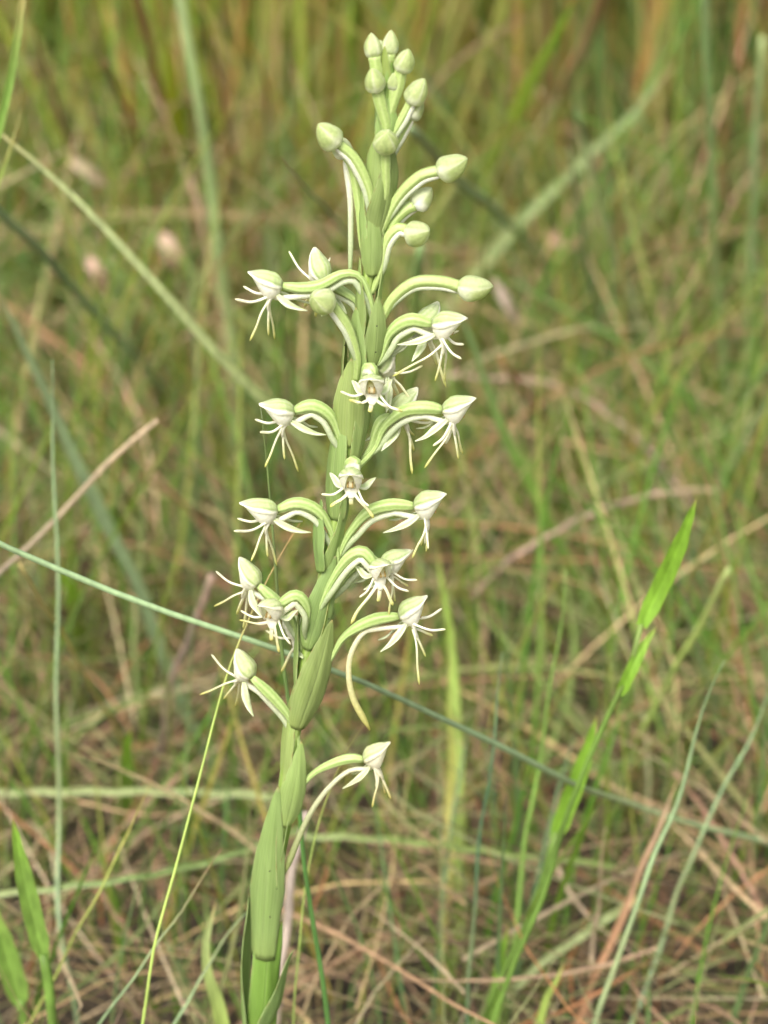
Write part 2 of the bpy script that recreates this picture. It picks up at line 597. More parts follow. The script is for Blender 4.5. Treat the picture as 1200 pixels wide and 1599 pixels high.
# name, label, category, form, pixels with depth from tip to root, width px, tip colour, root colour
STALKS = [
    ("reed", "long blue-green reed stem lying slantwise behind the orchid from the left edge", "reed", 'stalk',
     [(-60, 818, .015), (0, 848, .02), (200, 935, .025), (400, 1000, .03), (510, 1045, .035), (700, 1125, .06), (870, 1210, .09), (1000, 1262, .13), (1250, 1330, .18)], 9.5, TEAL, TEAL),
    ("grass_stalk", "thin yellow-green stalk with orange tip passing the lowest left flower", "grass stalk", 'tip',
     [(468, 818, .03), (440, 862, .025), (405, 925, .02), (372, 1010, .012), (335, 1130, .008), (282, 1320, .002), (250, 1450, 0), (222, 1600, 0)], 6.5, (0.40, 0.22, 0.09), LIM),
    ("grass_stalk", "dark green needle-tipped stalk rising straight behind the left side of the orchid", "grass stalk", 'tip',
     [(406, 632, .02), (414, 720, .02), (425, 820, .018), (437, 940, .016), (446, 1060, .016), (462, 1200, .018), (475, 1330, .02), (490, 1440, .02), (512, 1610, .02)], 10, (0.08, 0.10, 0.03), (0.085, 0.19, 0.045)),
    ("grass_stalk", "slim dark green stalk with brown tip leaning right, low at left", "grass stalk", 'tip',
     [(346, 1322, .03), (300, 1402, .03), (240, 1480, .03), (155, 1605, .03)], 7, (0.16, 0.08, 0.04), TEAL),
    ("grass_stalk", "green stalk leaning in behind the lowest leaf sheath of the orchid", "grass stalk", 'tip',
     [(392, 1415, .05), (345, 1478, .05), (300, 1550, .05), (268, 1610, .05)], 8, TEAL, TEAL),
    ("blade_of_grass", "short pale green blade standing just left of the orchid base", "grass blade", 'blade',
     [(336, 1405, .06), (326, 1450, .06), (326, 1520, .06), (350, 1610, .06)], 22, PGR, LIM),
    ("grass_stalk", "thin yellow stalk slanting through the lower left corner area", "grass stalk", 'tip',
     [(240, 1222, .06), (180, 1340, .06), (120, 1460, .06), (45, 1600, .06)], 6, OCH, (0.26, 0.30, 0.07)),
    ("grass_stalk", "ochre curved stem below the left end of the long reed", "grass stalk", 'stalk',
     [(30, 880, .13), (108, 1008, .13), (183, 1142, .13), (232, 1225, .13), (262, 1300, 9)], 6, (0.40, 0.33, 0.12), OCH),
    ("dry_stalk", "straight pale tan stem pointing up right at the left edge", "dry stem", 'stalk',
     [(248, 655, .17), (180, 712, .17), (100, 797, .17), (0, 892, .16), (-80, 960, .15)], 9, TAN, (0.40, 0.32, 0.25)),
    ("dry_stalk", "greyish pink dry stem standing between the long reed and lower left blades", "dry stem", 'stalk',
     [(330, 900, .22), (300, 990, .21), (268, 1060, .2), (255, 1150, .2), (225, 1290, 9)], 12, PNK, (0.36, 0.27, 0.22)),
    ("dry_stalk", "whitish bare stem showing right behind the orchid base", "dry stem", 'stalk',
     [(476, 1270, .1), (455, 1380, .1), (444, 1480, .1), (428, 1610, .1)], 14, (0.5, 0.42, 0.36), (0.5, 0.42, 0.36)),
    ("blade_of_grass", "broad bright green blade upright below the long reed at left", "grass blade", 'blade',
     [(206, 1135, .19), (198, 1180, .19), (192, 1240, .19), (186, 1330, 9)], 24, BRT, GRN),
    ("blade_of_grass", "blurred light green blade just under the left part of the long reed", "grass blade", 'blade',
     [(98, 890, .28), (118, 950, .28), (130, 1030, 9)], 22, BRT, GRN),
    ("blade_of_grass", "long pale blade crossing from upper left down behind the left flowers", "grass blade", 'blade',
     [(-90, 145, .17), (0, 210, .17), (120, 310, .175), (250, 450, .18), (350, 560, .19), (450, 660, .21), (515, 728, .23), (538, 780, .27), (528, 850, .36), (512, 910, .46)], 19, (0.40, 0.45, 0.22), PGR),
    ("reed", "tall pale reed standing from the top edge left of the orchid", "reed", 'stalk',
     [(272, -60, .42), (288, 40, .32), (312, 160, .32), (336, 350, .31), (360, 520, .3), (375, 680, .3), (390, 820, .3), (396, 900, 9)], 16, (0.32, 0.40, 0.18), (0.28, 0.37, 0.15)),
    ("reed", "blue-green reed sloping down from the left edge above the tan stem", "reed", 'stalk',
     [(-60, 275, .22), (0, 330, .22), (80, 412, .22), (200, 545, .22), (290, 640, .23), (370, 705, .24), (430, 770, 9)], 13, TEAL, TEAL),
    ("blade_of_grass", "grey-green arching blade in the left half running down to the right", "grass blade", 'blade',
     [(-20, 430, .28), (30, 520, .28), (100, 680, .27), (160, 800, .26), (220, 930, .25), (270, 1060, .24), (320, 1180, .22), (385, 1300, 9)], 18, (0.15, 0.20, 0.10), (0.17, 0.23, 0.12)),
    ("reed", "thin straight blue-green stem upright near the left edge", "reed", 'tip',
     [(80, 560, .14), (86, 750, .14), (90, 950, .14), (90, 1150, .14), (92, 1310, .14), (95, 1450, .12)], 9, TEAL, TEAL),
    ("blade_of_grass", "pale horizontal blade lying level at left beneath the bright blade", "grass blade", 'level',
     [(-80, 1236, .2), (0, 1237, .2), (200, 1236, .2), (330, 1238, .2), (460, 1245, .2)], 11, PGR, PGR),
    ("blade_of_grass", "second pale blade lying nearly level low on the left side", "grass blade", 'level',
     [(-60, 1400, .13), (60, 1390, .13), (200, 1372, .13), (300, 1352, .14), (400, 1322, .15), (470, 1290, .16)], 9, PGR, (0.2, 0.28, 0.1)),
    ("blade_of_grass", "pale green blade lying level to the right of the orchid base", "grass blade", 'level',
     [(440, 1305, .16), (560, 1308, .16), (680, 1318, .16), (800, 1335, .16), (960, 1352, .16)], 9, (0.28, 0.34, 0.15), (0.24, 0.31, 0.10)),
    ("blade_of_grass", "narrow green blade hanging in from the top left corner", "grass blade", 'stalk',
     [(42, -60, .15), (36, 0, .15), (18, 110, .15), (0, 190, .15), (-40, 320, .15), (-110, 520, .15)], 11, GRN, GRN),
    ("blade_of_grass", "short green blade tip leaning out of the left edge near the top", "grass blade", 'blade',
     [(40, 160, .17), (18, 230, .17), (-8, 300, .17), (-50, 410, .17), (-110, 540, .17)], 13, LIM, GRN),
    ("dry_stalk", "dark red-brown stem end among blurred grass near the top left", "dry stem", 'stalk',
     [(164, 96, .42), (200, 180, .42), (228, 260, .43), (246, 330, .44), (262, 420, 9)], 9, (0.17, 0.075, 0.045), (0.36, 0.18, 0.10)),
    ("dry_stalk", "rust red dry stalk leaning right at the far upper left, above the pale blade", "dry stalk", 'tip',
     [(50, 40, 0.360), (82, 140, 0.360), (108, 230, 0.360), (130, 330, 0.374), (150, 440, 9)], 13, (0.42, 0.18, 0.10), (0.40, 0.22, 0.14)),
    ("dry_stalk", "rust red dry stalk running up to the top edge left of the tall pale reed", "dry stalk", 'stalk',
     [(205, -60, 0.396), (222, 30, 0.396), (245, 120, 0.403), (275, 260, 0.418), (300, 420, 9)], 13, (0.40, 0.17, 0.10), (0.36, 0.17, 0.09)),
    ("blade_of_grass", "wide olive blade upright between the dark red-brown stem end and tall pale reed", "grass blade", 'blade',
     [(262, 60, 0.446), (272, 160, 0.446), (284, 260, 0.454), (292, 360, 0.475), (296, 450, 9)], 26, (0.25, 0.26, 0.03), (0.19, 0.21, 0.025)),
    ("dry_stalk", "pinkish tan dry stalk just right of the tall pale reed at the top", "dry stalk", 'tip',
     [(335, 60, 0.432), (352, 170, 0.432), (366, 270, 0.432), (378, 380, 0.446), (384, 450, 9)], 15, (0.55, 0.38, 0.28), (0.46, 0.24, 0.16)),
    ("dry_stalk", "red dry stalk upright left of the highest left bud", "dry stalk", 'tip',
     [(410, 90, 0.432), (418, 180, 0.432), (424, 280, 0.432), (428, 400, 9)], 14, (0.45, 0.17, 0.09), (0.36, 0.17, 0.10)),
    ("dry_stalk", "rust brown dry stalk leaning left, top edge above the upper right grass", "dry stalk", 'stalk',
     [(950, -40, 0.504), (925, 40, 0.504), (880, 140, 0.504), (835, 260, 0.518), (800, 390, 9)], 15, (0.44, 0.19, 0.11), (0.44, 0.27, 0.16)),
    ("dry_stalk", "dark red dry stalk leaning left just right of the topmost buds", "dry stalk", 'tip',
     [(702, -20, 0.504), (682, 60, 0.504), (664, 150, 0.504), (650, 260, 0.518), (640, 400, 9)], 15, (0.38, 0.13, 0.08), (0.40, 0.22, 0.14)),
    ("blade_of_grass", "bright green blade leaning right above the right upper buds", "grass blade", 'blade',
     [(905, -10, 0.396), (860, 70, 0.396), (815, 160, 0.403), (775, 250, 0.410), (740, 350, 0.432), (715, 440, 9)], 20, (0.20, 0.34, 0.06), LIM),
    ("dry_stalk", "brown dry stalk among the dark rushes at the right edge", "dry stalk", 'tip',
     [(1150, 40, 0.432), (1140, 200, 0.432), (1128, 360, 0.432), (1110, 520, 9)], 14, (0.42, 0.20, 0.10), (0.40, 0.24, 0.13)),
    ("reed", "thin green reed with brown tip pointing up left beside the upper spike", "reed", 'tip',
     [(438, 246, .12), (480, 293, .13), (530, 350, .14), (600, 430, .16), (640, 480, .18), (700, 560, 9)], 9, (0.25, 0.15, 0.07), TEAL),
    ("reed", "green stem sloping down right from beside the highest long bud", "reed", 'stalk',
     [(640, 200, .3), (720, 285, .3), (780, 335, .3), (830, 385, .3), (900, 475, .32), (940, 540, 9)], 14, (0.14, 0.21, 0.10), TEAL),
    ("reed", "tall straight green reed upright near the right edge", "reed", 'stalk',
     [(1098, -60, .36), (1108, 150, .36), (1118, 400, .36), (1130, 560, .35), (1142, 700, .35), (1150, 850, 9)], 11, (0.24, 0.33, 0.15), (0.22, 0.33, 0.12)),
    ("reed", "second upright reed hugging the right edge of the picture", "reed", 'stalk',
     [(1190, 60, .5), (1180, 250, .5), (1172, 450, .5), (1162, 620, .48), (1150, 800, 9)], 11, (0.24, 0.30, 0.12), (0.22, 0.30, 0.13)),
    ("reed", "leaning pale reed crossing the broad blurred blade at upper right", "reed", 'tip',
     [(900, 170, .45), (930, 290, .44), (960, 400, .43), (1000, 520, .42), (1040, 640, .40), (1075, 750, 9)], 15, (0.16, 0.22, 0.10), PGR),
    ("blade_of_grass", "wide pale blurred blade slanting up to the right in upper right", "grass blade", 'blade',
     [(1060, 95, .6), (990, 175, .6), (900, 260, .6), (800, 360, .6), (730, 440, .6)], 17, (0.30, 0.37, 0.17), (0.30, 0.37, 0.16)),
    ("blade_of_grass", "long green blade running down right beside the open flowers on the right", "grass blade", 'blade',
     [(700, 450, .3), (740, 545, .3), (790, 680, .29), (850, 800, .27), (910, 920, .25), (965, 1035, .22), (1000, 1130, 9)], 15, TEAL, GRN),
    ("reed", "slender upright pale reed right of the topmost right flowers", "reed", 'tip',
     [(890, 230, .38), (905, 330, .38), (930, 470, .38), (955, 560, .38), (985, 660, .38), (1020, 800, 9)], 13, PGR, (0.16, 0.22, 0.1)),
    ("dry_stalk", "dry pink-tan stem arching level to the right of the flowers", "dry stem", 'level',
     [(690, 585, .45), (780, 592, .45), (860, 600, .45), (940, 640, .45), (1010, 700, .44), (1080, 790, .42)], 8, PNK, PNK),
    ("dry_stalk", "pale straw stem bowed over the litter at mid right", "dry stem", 'level',
     [(1120, 765, .35), (1040, 770, .35), (950, 792, .35), (860, 835, .33), (790, 880, .32), (740, 930, .3)], 8, TAN, PNK),
    ("dry_stalk", "orange-brown dry stem running down right below the topmost white flower", "dry stem", 'stalk',
     [(780, 560, .4), (840, 640, .4), (880, 730, .4), (905, 820, 9)], 9, RUS, RUS),
    ("blade_of_grass", "blurred bright green blade standing straight up right of the lowest flower", "grass blade", 'blade',
     [(684, 850, .24), (698, 960, .24), (710, 1080, .235), (716, 1230, .22), (716, 1380, .2), (708, 1500, .17)], 17, (0.27, 0.40, 0.08), LIM),
    ("blade_of_grass", "yellowing narrow blade close against the bright upright blade right of centre", "grass blade", 'blade',
     [(700, 1010, .2), (704, 1130, .2), (703, 1260, .2), (697, 1400, .18), (690, 1520, .16)], 13, LIM, (0.45, 0.42, 0.13)),
    ("reed", "slim green reed right of the bright upright blade", "reed", 'tip',
     [(884, 890, .13), (872, 1000, .13), (852, 1130, .13), (832, 1250, .13), (810, 1400, .13), (790, 1610, .12)], 9, GRN, GRN),
    ("reed", "dark blue-green needle reed standing between the bright blade and slim reed", "reed", 'tip',
     [(786, 1020, .09), (772, 1150, .09), (752, 1300, .09), (738, 1450, .09), (730, 1610, .09)], 8, TEAL, (0.07, 0.145, 0.07)),
    ("reed", "blue-green reed leaning left over the rusty dead leaf at lower right", "reed", 'tip',
     [(1132, 1030, .08), (1092, 1130, .08), (1058, 1250, .08), (1015, 1360, .08), (970, 1480, .08), (928, 1610, .08)], 11, (0.14, 0.2, 0.08), TEAL),
    ("reed", "second reed leaning left at the lower right edge", "reed", 'tip',
     [(1200, 1080, .13), (1160, 1180, .13), (1120, 1250, .13), (1080, 1340, .13), (1030, 1480, .13), (985, 1610, .12)], 10, TEAL, TEAL),
    ("dead_leaf", "curled rusty brown dead leaf leaning right at lower right", "dead leaf", 'tip',
     [(1060, 1215, .11), (1020, 1310, .11), (985, 1400, .11), (945, 1490, .11), (895, 1610, .11)], 15, TAN, (0.46, 0.27, 0.16)),
    ("blade_of_grass", "pale grey-green blade slanting up right along the bottom edge", "grass blade", 'stalk',
     [(1000, 1402, .14), (915, 1455, .13), (830, 1520, .12), (725, 1605, .11)], 13, PGR, PGR),
    ("dry_stalk", "pale straw stem standing upright left of the rusty dead leaf", "dry stem", 'tip',
     [(945, 1290, .13), (938, 1380, .13), (930, 1450, .13), (915, 1610, .11)], 11, TAN, TAN),
    ("grass_stalk", "yellowish stalk sloping left low in the right half", "grass stalk", 'stalk',
     [(1140, 890, .2), (1080, 1000, .2), (1000, 1150, .19), (950, 1290, 9)], 10, (0.22, 0.26, 0.09), LIM),
    ("blade_of_grass", "short bright blade tip rising from the bottom edge right of centre", "grass blade", 'blade',
     [(792, 1440, .1), (785, 1490, .1), (775, 1550, .1), (765, 1620, .1)], 24, BRT, GRN),
    ("blade_of_grass", "light green blade leaning right in front of the straw at bottom right", "grass blade", 'blade',
     [(880, 1500, .08), (862, 1545, .08), (845, 1590, .08), (830, 1640, .08)], 18, LIM, LIM),
    ("reed", "faint upright green reed seen between the orchid and the right flowers", "reed", 'stalk',
     [(655, 385, .3), (650, 500, .3), (640, 640, .29), (632, 800, .28), (640, 950, 9)], 15, (0.13, 0.2, 0.07), GRN),
    ("grass_stalk", "thin green stalk rising behind the gap left of the upper flowers", "grass stalk", 'tip',
     [(438, 460, .2), (446, 540, .2), (458, 620, .2), (470, 740, .2), (474, 800, 9)], 10, TEAL, GRN),
    ("grass_stalk", "fine green stalk leaning up behind the hanging spur of the lowest right flower", "grass stalk", 'tip',
     [(572, 1128, .03), (545, 1165, .03), (520, 1215, .03), (492, 1320, .03), (470, 1430, .03), (460, 1610, .03)], 4.5, OCH, LIM),
]
for name, label, cat, form, pts, w, ct, cr in STALKS:
    n = 34
    path = px_path(pts, n, root=(form != 'level'))
    a1 = random.uniform(0, 6)
    path = [p + Vector((.0004 * math.sin(i * .7 + a1), 0, .0004 * math.sin(i * 1.3 + 2 * a1))) for i, p in enumerate(path)]
    wm = w * S
    if name in ("blade_of_grass", "dead_leaf"):
        b = blade_mesh(path, wm * 1.1, widths(form), ct, cr,
                       fold=0.9 if name == "dead_leaf" else 0.4)
    else:
        b = stalk_mesh(path, wm, widths(form), ct, cr)
    mat = M_STRAW if cat in ("dry stem", "dead leaf") else (M_BLADE if name == "blade_of_grass" else M_REED)
    root = path[-1]
    o = b.build(name, mat, origin=root, loc=root)
    tag(o, label, cat, kind='thing')


def shoot(label, culm_pts, culm_w, leaves, y):
    """a grass shoot: a jointed culm carrying broad blades"""
    path = px_path([(a, b, y) for a, b in culm_pts], 22)
    base = path[-1].copy()
    r = empty("grass_shoot", base)
    tag(r, label, "grass shoot")
    k = 1
    stalk_mesh(path, culm_w * S * k, widths('flat'), GRN, GRN).build("culm", M_BLADE, r, origin=base)
    for pts, w, c0, c1 in leaves:
        p = px_path([(a, b, y + dz) for a, b, dz in pts], 20, root=False)
        blade_mesh(p, w * S * k, lambda s: interp(s, [0, .12, .45, .85, 1], [0.02, .4, .95, 1, .55]), c0, c1, fold=0.5).build("blade", M_BLADE, r, origin=base)
    return r


shoot("bright green grass shoot with broad upright blade and short side leaf at right",
      [(1002, 975), (985, 1040), (958, 1100), (920, 1185), (880, 1290), (850, 1395), (805, 1500), (765, 1610)], 9.5,
      [([(1088, 778, -.01), (1062, 850, -.005), (1030, 920, 0), (1002, 978, 0)], 30, BRT, BRT),
       ([(1026, 978, 0), (1005, 1010, 0), (985, 1050, -.002), (968, 1085, 0)], 20, LIM, BRT)], .07)
shoot("bright green grass shoot with one leaf beside the slim reed, right of centre",
      [(868, 1300), (850, 1370), (820, 1450), (780, 1530), (745, 1610)], 12,
      [([(932, 1118, 0), (912, 1190, 0), (888, 1255, 0), (866, 1312, 0)], 30, BRT, BRT)], .10)
shoot("bright green grass shoot with broad pointed blade at the lower left corner",
      [(67, 1490), (76, 1540), (84, 1620)], 17,
      [([(20, 1278, .0), (34, 1350, 0), (52, 1430, 0), (69, 1495, 0)], 33, BRT, GRN)], .045)
shoot("blurred wide grass shoot cut off by the left edge at the bottom",
      [(32, 1560), (42, 1620)], 16,
      [([(-16, 1400, 0), (0, 1455, 0), (16, 1510, 0), (34, 1568, 0)], 40, LIM, GRN)], .085)

# shreds of pale dead leaf caught in the grass
for px, py, dx, dy, y, w, c, lab in [
    (150, 425, 14, 26, .5, 26, (0.55, 0.38, 0.30), "pale pink dry leaf shred caught in grass at upper left"),
    (264, 392, 12, 30, .55, 30, (0.52, 0.38, 0.29), "broad pinkish dry leaf shred hanging left of the topmost white flower"),
    (140, 268, 30, 22, .55, 22, (0.46, 0.37, 0.25), "straw coloured dry leaf shred near the dark red-brown stem end"),
    (790, 470, 20, 36, .5, 18, (0.48, 0.38, 0.32), "greyish dry leaf strip beside the long pointed bud on the right"),
    (880, 375, 34, 10, .7, 24, (0.50, 0.33, 0.24), "pinkish dry leaf shred lying level right of the upper buds"),
    (785, 150, -12, 50, .9, 26, (0.50, 0.34, 0.25), "dry pink grass sheath standing blurred right of the spike top"),
    (975, 130, -24, 40, .9, 24, (0.50, 0.32, 0.20), "orange-tan dry sheath blurred in the upper right grass"),
]:
    p = spline([P(px - dx, py - dy, y), P(px - 0.2 * dx + 4, py, y - .008), P(px + dx, py + dy, y)], 10)
    b = blade_mesh(p, w * S, lambda s: interp(s, [0, .2, .6, 1], [.15, .8, 1, .2]), c, c, fold=0.8)
    o = b.build("dry_leaf", M_STRAW, origin=p[-1], loc=p[-1])
    tag(o, lab, "dry leaf")

# ------------------------------------------------------------------ the orchid
STEM_PX = [(406, 1599, 14), (414, 1500, 14), (425, 1400, 14), (440, 1280, 13), (457, 1150, 12.5), (478, 1040, 12), (500, 940, 12), (520, 850, 12), (536, 760, 12), (549, 660, 12),
           (560, 560, 12), (572, 460, 12), (583, 380, 11), (592, 300, 10), (598, 230, 9), (603, 160, 7), (606, 95, 5)]
stem_w = [P(x, y) for x, y, r in STEM_PX]
low = stem_w[0]
BASE = Vector((low.x - 0.012, 0.002, -0.012))
stem_pts = [BASE, BASE.lerp(low, 0.5) + Vector((-0.002, 0, 0))] + stem_w
stem_r = [20, 17] + [r for _, _, r in STEM_PX]
ORCHID = empty("orchid_plant", BASE)
tag(ORCHID, "tall green orchid spike with white spidery flowers and round buds at its top", "orchid")


def stem_at(py):
    """pixel x of the stem at a pixel row"""
    ys = [p[1] for p in STEM_PX][::-1]
    return interp(py, ys, [p[0] for p in STEM_PX][::-1])


def add(b, name, mat, parent, origin, solid=0):
    return b.build(name, mat, parent, origin=origin, solid=solid)


b = MB()
sp = spline(stem_pts, 90)
b.tube(sp, lambda s: S * interp(s * (len(stem_r) - 1), range(len(stem_r)), stem_r), ns=14, ribs=7, ribamp=0.05,
       color=lambda s, th: lerp3((0.20, 0.30, 0.05), (0.28, 0.37, 0.11), 0.5 + 0.5 * math.cos(7 * th)))
add(b, "stem", M_STALK, ORCHID, BASE)


def bract(B, T, w, az, wrap=70, belly=0.12, prof=None, col=BRACT, name="bract", tipcurl=0.0, d0=None, d1=None, world=None):
    """pointed leaf clasping the stem: B, T pixel ends; az which way it faces (-90 the camera)"""
    a = math.radians(az)
    N0 = Vector((math.cos(a), math.sin(a), 0))
    off = math.sin(a) * 13 * S
    if world:
        p0, p1 = world
    else:
        p0 = P(B[0], B[1], off if d0 is None else d0 * S)
        p1 = P(T[0], T[1], off if d1 is None else d1 * S)
    ax = (p1 - p0)
    L = ax.length
    ax.normalize()
    N = (N0 - ax * N0.dot(ax)).normalized()
    lat = ax.cross(N).normalized()
    prof = prof or ([0, .08, .25, .5, .75, .92, 1], [.45, .72, .96, 1, .72, .3, .03])
    ns, nt = 26, 41
    rows, cols = [], []
    ph = math.radians(wrap)
    tw = random.uniform(-0.2, 0.2)
    tone = random.uniform(0.86, 1.1)
    yel = random.uniform(-.03, .015)
    w1, w2 = random.uniform(5, 9), random.uniform(0, 6)
    for i in range(ns):
        s = i / (ns - 1)
        hw = w * S * 0.5 * interp(s, *prof)
        out = 0.6 * belly * L * math.sin(math.pi * min(1, s * 1.05)) ** 1.2 + tipcurl * L * max(0, s - 0.6) ** 2
        C = p0 + ax * (L * s) + N * out + lat * (tw * L * 0.25 * s * (1 - s))
        row, cr = [], []
        phs = ph * (0.92 - 0.5 * s)
        for j in range(nt):
            t = -1 + 2 * j / (nt - 1)
            th = t * phs
            R = hw / max(0.2, math.sin(phs))
            wav = 0.13 * hw * math.sin(w1 * s + 2 * t + w2) * abs(t) ** 1.5 + 0.02 * hw * math.sin(t * 9 + w2 + 2 * s)
            row.append(C + lat * (R * math.sin(th)) + N * (R * (math.cos(th) - 1) + wav - (0.05 * hw if abs(t) < 0.03 else 0)))
            k = (0.5 + 0.5 * math.cos(t * 40 * (1 - .15 * s) + w2)) ** 3
            c = lerp3(col, BRACT_D, min(1, 0.62 * k + .2 * (math.sin(s * 7 + w2) * math.sin(t * 3 + w1)) ** 2))
            c = lerp3(c, BRACT_E, 0.8 if abs(t) > 0.99 else (0.15 if abs(t) > .8 else 0))
            if abs(t) > .94 and math.sin(s * 57 + w2 * 3) * math.sin(s * 23 + w1) > .45:
                c = lerp3(c, (0.30, 0.21, 0.08), .55)
            if abs(t) < 0.03:
                c = lerp3(c, BRACT_E, 0.22)
            c = lerp3(c, (0.36, 0.42, 0.10), max(0, 0.18 - s) * 1.5)
            c = lerp3(c, (0.30, 0.20, 0.07), max(0, min(1, (s - .965) / .03)) * .7)
            cr.append((max(.02, c[0] * tone + yel), c[1] * tone, c[2] * tone))
        rows.append(row)
        cols.append(cr)
    m = MB()
    m.grid(rows, cols)
    return add(m, name, M_BRACT, ORCHID, BASE, solid=0.00018)


FULL = ([0, .1, .3, .5, .75, .92, 1], [.62, .85, 1, .95, .66, .28, .03])
OBL = ([0, .06, .2, .45, .75, .93, 1], [.30, .62, .95, 1, .62, .24, .03])
# leaves at the foot of the spike, below and at the bottom edge
bract((383, 1640), (389, 1395), 52, 165, wrap=60, belly=.05, prof=FULL, name="leaf", d0=5, d1=14)
bract((400, 1640), (452, 1478), 62, -20, wrap=62, belly=.10, prof=FULL, name="leaf", d0=-8, d1=-14, tipcurl=.3)
bract((410, 1620), (424, 1440), 50, -80, wrap=75, belly=.03, prof=([0, .2, .8, 1], [1, 1, .95, .8]), col=(0.24, 0.36, 0.06), name="leaf_sheath", d0=-14, d1=-9)
for (a, l, z) in ((200, .16, .03), (20, .17, .02), (-75, .13, .015), (110, .15, .025)):
    d = Vector((math.cos(math.radians(a)), math.sin(math.radians(a)), 0))
    p0 = BASE + Vector((0, 0, .02 + z)) + d * .002
    bract(None, None, 90, a, wrap=50, belly=.02, tipcurl=-.1, name="leaf", world=(p0, p0 + d * l * .62 + Vector((0, 0, l * .06))))
# lower sheathing bracts
bract((409, 1500), (435, 1228), 58, -100, wrap=70, belly=.012, prof=([0, .06, .2, .4, .6, .8, .94, 1], [.70, .74, .84, 1, .84, .5, .22, .03]), d0=-17, d1=-16)
bract((424, 1400), (452, 1160), 44, 170, wrap=60, belly=.03, prof=FULL, d0=4, d1=2)
bract((437, 1370), (466, 1190), 36, 10, wrap=70, belly=.03, prof=FULL, col=(0.26, 0.38, 0.06), d0=2, d1=4)
bract((446, 1292), (471, 1158), 42, -80, wrap=62, belly=.07, prof=OBL, d0=-14, d1=-14)
bract((440, 1246), (462, 1060), 38, -150, wrap=62, belly=.05, prof=FULL, d0=-7, d1=2)
bract((466, 1140), (519, 968), 54, -70, wrap=60, belly=.07, prof=([0, .06, .3, .55, .75, .93, 1], [.40, .66, .98, .95, .66, .25, .03]), d0=-12, d1=-13)
bract((462, 1100), (470, 925), 38, 175, wrap=60, belly=.05, prof=FULL, d0=2, d1=2)
bract((481, 1016), (524, 868), 46, -90, wrap=60, belly=.07, prof=OBL, d0=-14, d1=-13)
bract((500, 1010), (536, 850), 40, 5, wrap=66, belly=.03, prof=FULL, col=(0.26, 0.39, 0.06), d0=1, d1=2)
bract((496, 893), (502, 778), 36, -150, wrap=62, belly=.10, prof=([0, .06, .25, .5, .75, .93, 1], [.42, .8, 1, .94, .66, .3, .03]), d0=-13, d1=-3)
bract((515, 900), (546, 765), 40, -30, wrap=60, belly=.05, prof=OBL, d0=-6, d1=-6)
bract((520, 812), (534, 640), 46, -130, wrap=62, belly=.06, prof=FULL, d0=-10, d1=-8)
bract((540, 800), (562, 660), 40, -20, wrap=62, belly=.05, prof=FULL, d0=-4, d1=-2)
bract((541, 698), (549, 560), 50, -100, wrap=62, belly=.07, prof=FULL, d0=-14, d1=-13)
bract((560, 718), (574, 600), 38, -40, wrap=62, belly=.06, prof=FULL, d0=-9, d1=-6)
bract((533, 660), (540, 505), 34, 175, wrap=62, belly=.03, prof=FULL, d0=2, d1=2)
bract((556, 610), (556, 480), 40, -130, wrap=62, belly=.05, prof=FULL, d0=-10, d1=-8)
bract((583, 572), (591, 462), 34, -75, wrap=58, belly=.10, prof=OBL, d0=-13, d1=-14)
bract((560, 540), (562, 400), 34, -160, wrap=62, belly=.04, prof=FULL, d0=-3, d1=-2)
bract((590, 500), (598, 380), 30, 10, wrap=62, belly=.04, prof=FULL, d0=0, d1=0)
bract((580, 432), (582, 315), 33, -95, wrap=62, belly=.06, prof=OBL, d0=-13, d1=-12)
bract((566, 400), (566, 285), 28, -165, wrap=62, belly=.05, prof=FULL, d0=-3, d1=-2)
bract((594, 430), (606, 315), 26, -10, wrap=62, belly=.04, prof=FULL, d0=-2, d1=0)
bract((592, 365), (616, 235), 45, -60, wrap=62, belly=.06, prof=FULL, d0=-11, d1=-12)
bract((583, 330), (586, 215), 40, -130, wrap=62, belly=.05, prof=FULL, d0=-9, d1=-9)
bract((604, 300), (600, 195), 32, -90, wrap=62, belly=.05, prof=FULL, col=(0.33, 0.42, 0.08), d0=-8, d1=-9)
bract((602, 235), (606, 140), 34, -80, wrap=62, belly=.05, prof=FULL, d0=-10, d1=-9)
bract((591, 240), (588, 150), 26, -160, wrap=62, belly=.04, prof=FULL, d0=-2, d1=-3)
bract((605, 180), (612, 95), 26, -60, wrap=62, belly=.05, prof=FULL, col=(0.33, 0.44, 0.11), d0=-7, d1=-6)
bract((600, 165), (601, 72), 24, -120, wrap=62, belly=.05, prof=FULL, col=(0.33, 0.44, 0.11), d0=-6, d1=-5)


def rib_color(light, dark, n=6):
    def f(s, th):
        k = 0.5 + 0.5 * math.cos(n * th)
        c = lerp3(dark, light, k ** 0.6)
        return lerp3(c, light, 0.25 if s > 0.93 else 0)
    return f


def strap(m, pts, w, th, side, c0, c1, c2, prof=None, n=14, ns=8, tip=0.55):
    """fleshy narrow lobe: flattened tube along pts"""
    prof = prof or ([0, .15, .6, .92, 1], [1.25, .9, .85, .9, .35])

    def col(s, a):
        return lerp3(c0, c1, min(1, s / tip)) if s < tip else lerp3(c1, c2, (s - tip) / (1 - tip))
    m.tube(spline(pts, n), lambda s: w * .5 * interp(s, *prof), lambda s: th * .5 * interp(s, *prof), side=side, ns=ns, color=col)


def frame(az, el, roll):
    a, e = math.radians(az), math.radians(el)
    X = Vector((math.cos(a) * math.cos(e), math.sin(a) * math.cos(e), math.sin(e)))
    Y = Vector((-math.sin(a), math.cos(a), 0))
    Z = X.cross(Y)
    q = Matrix.Rotation(math.radians(roll), 3, X)
    Y, Z = q @ Y, q @ Z
    return Matrix((X, Y, Z)).transposed()


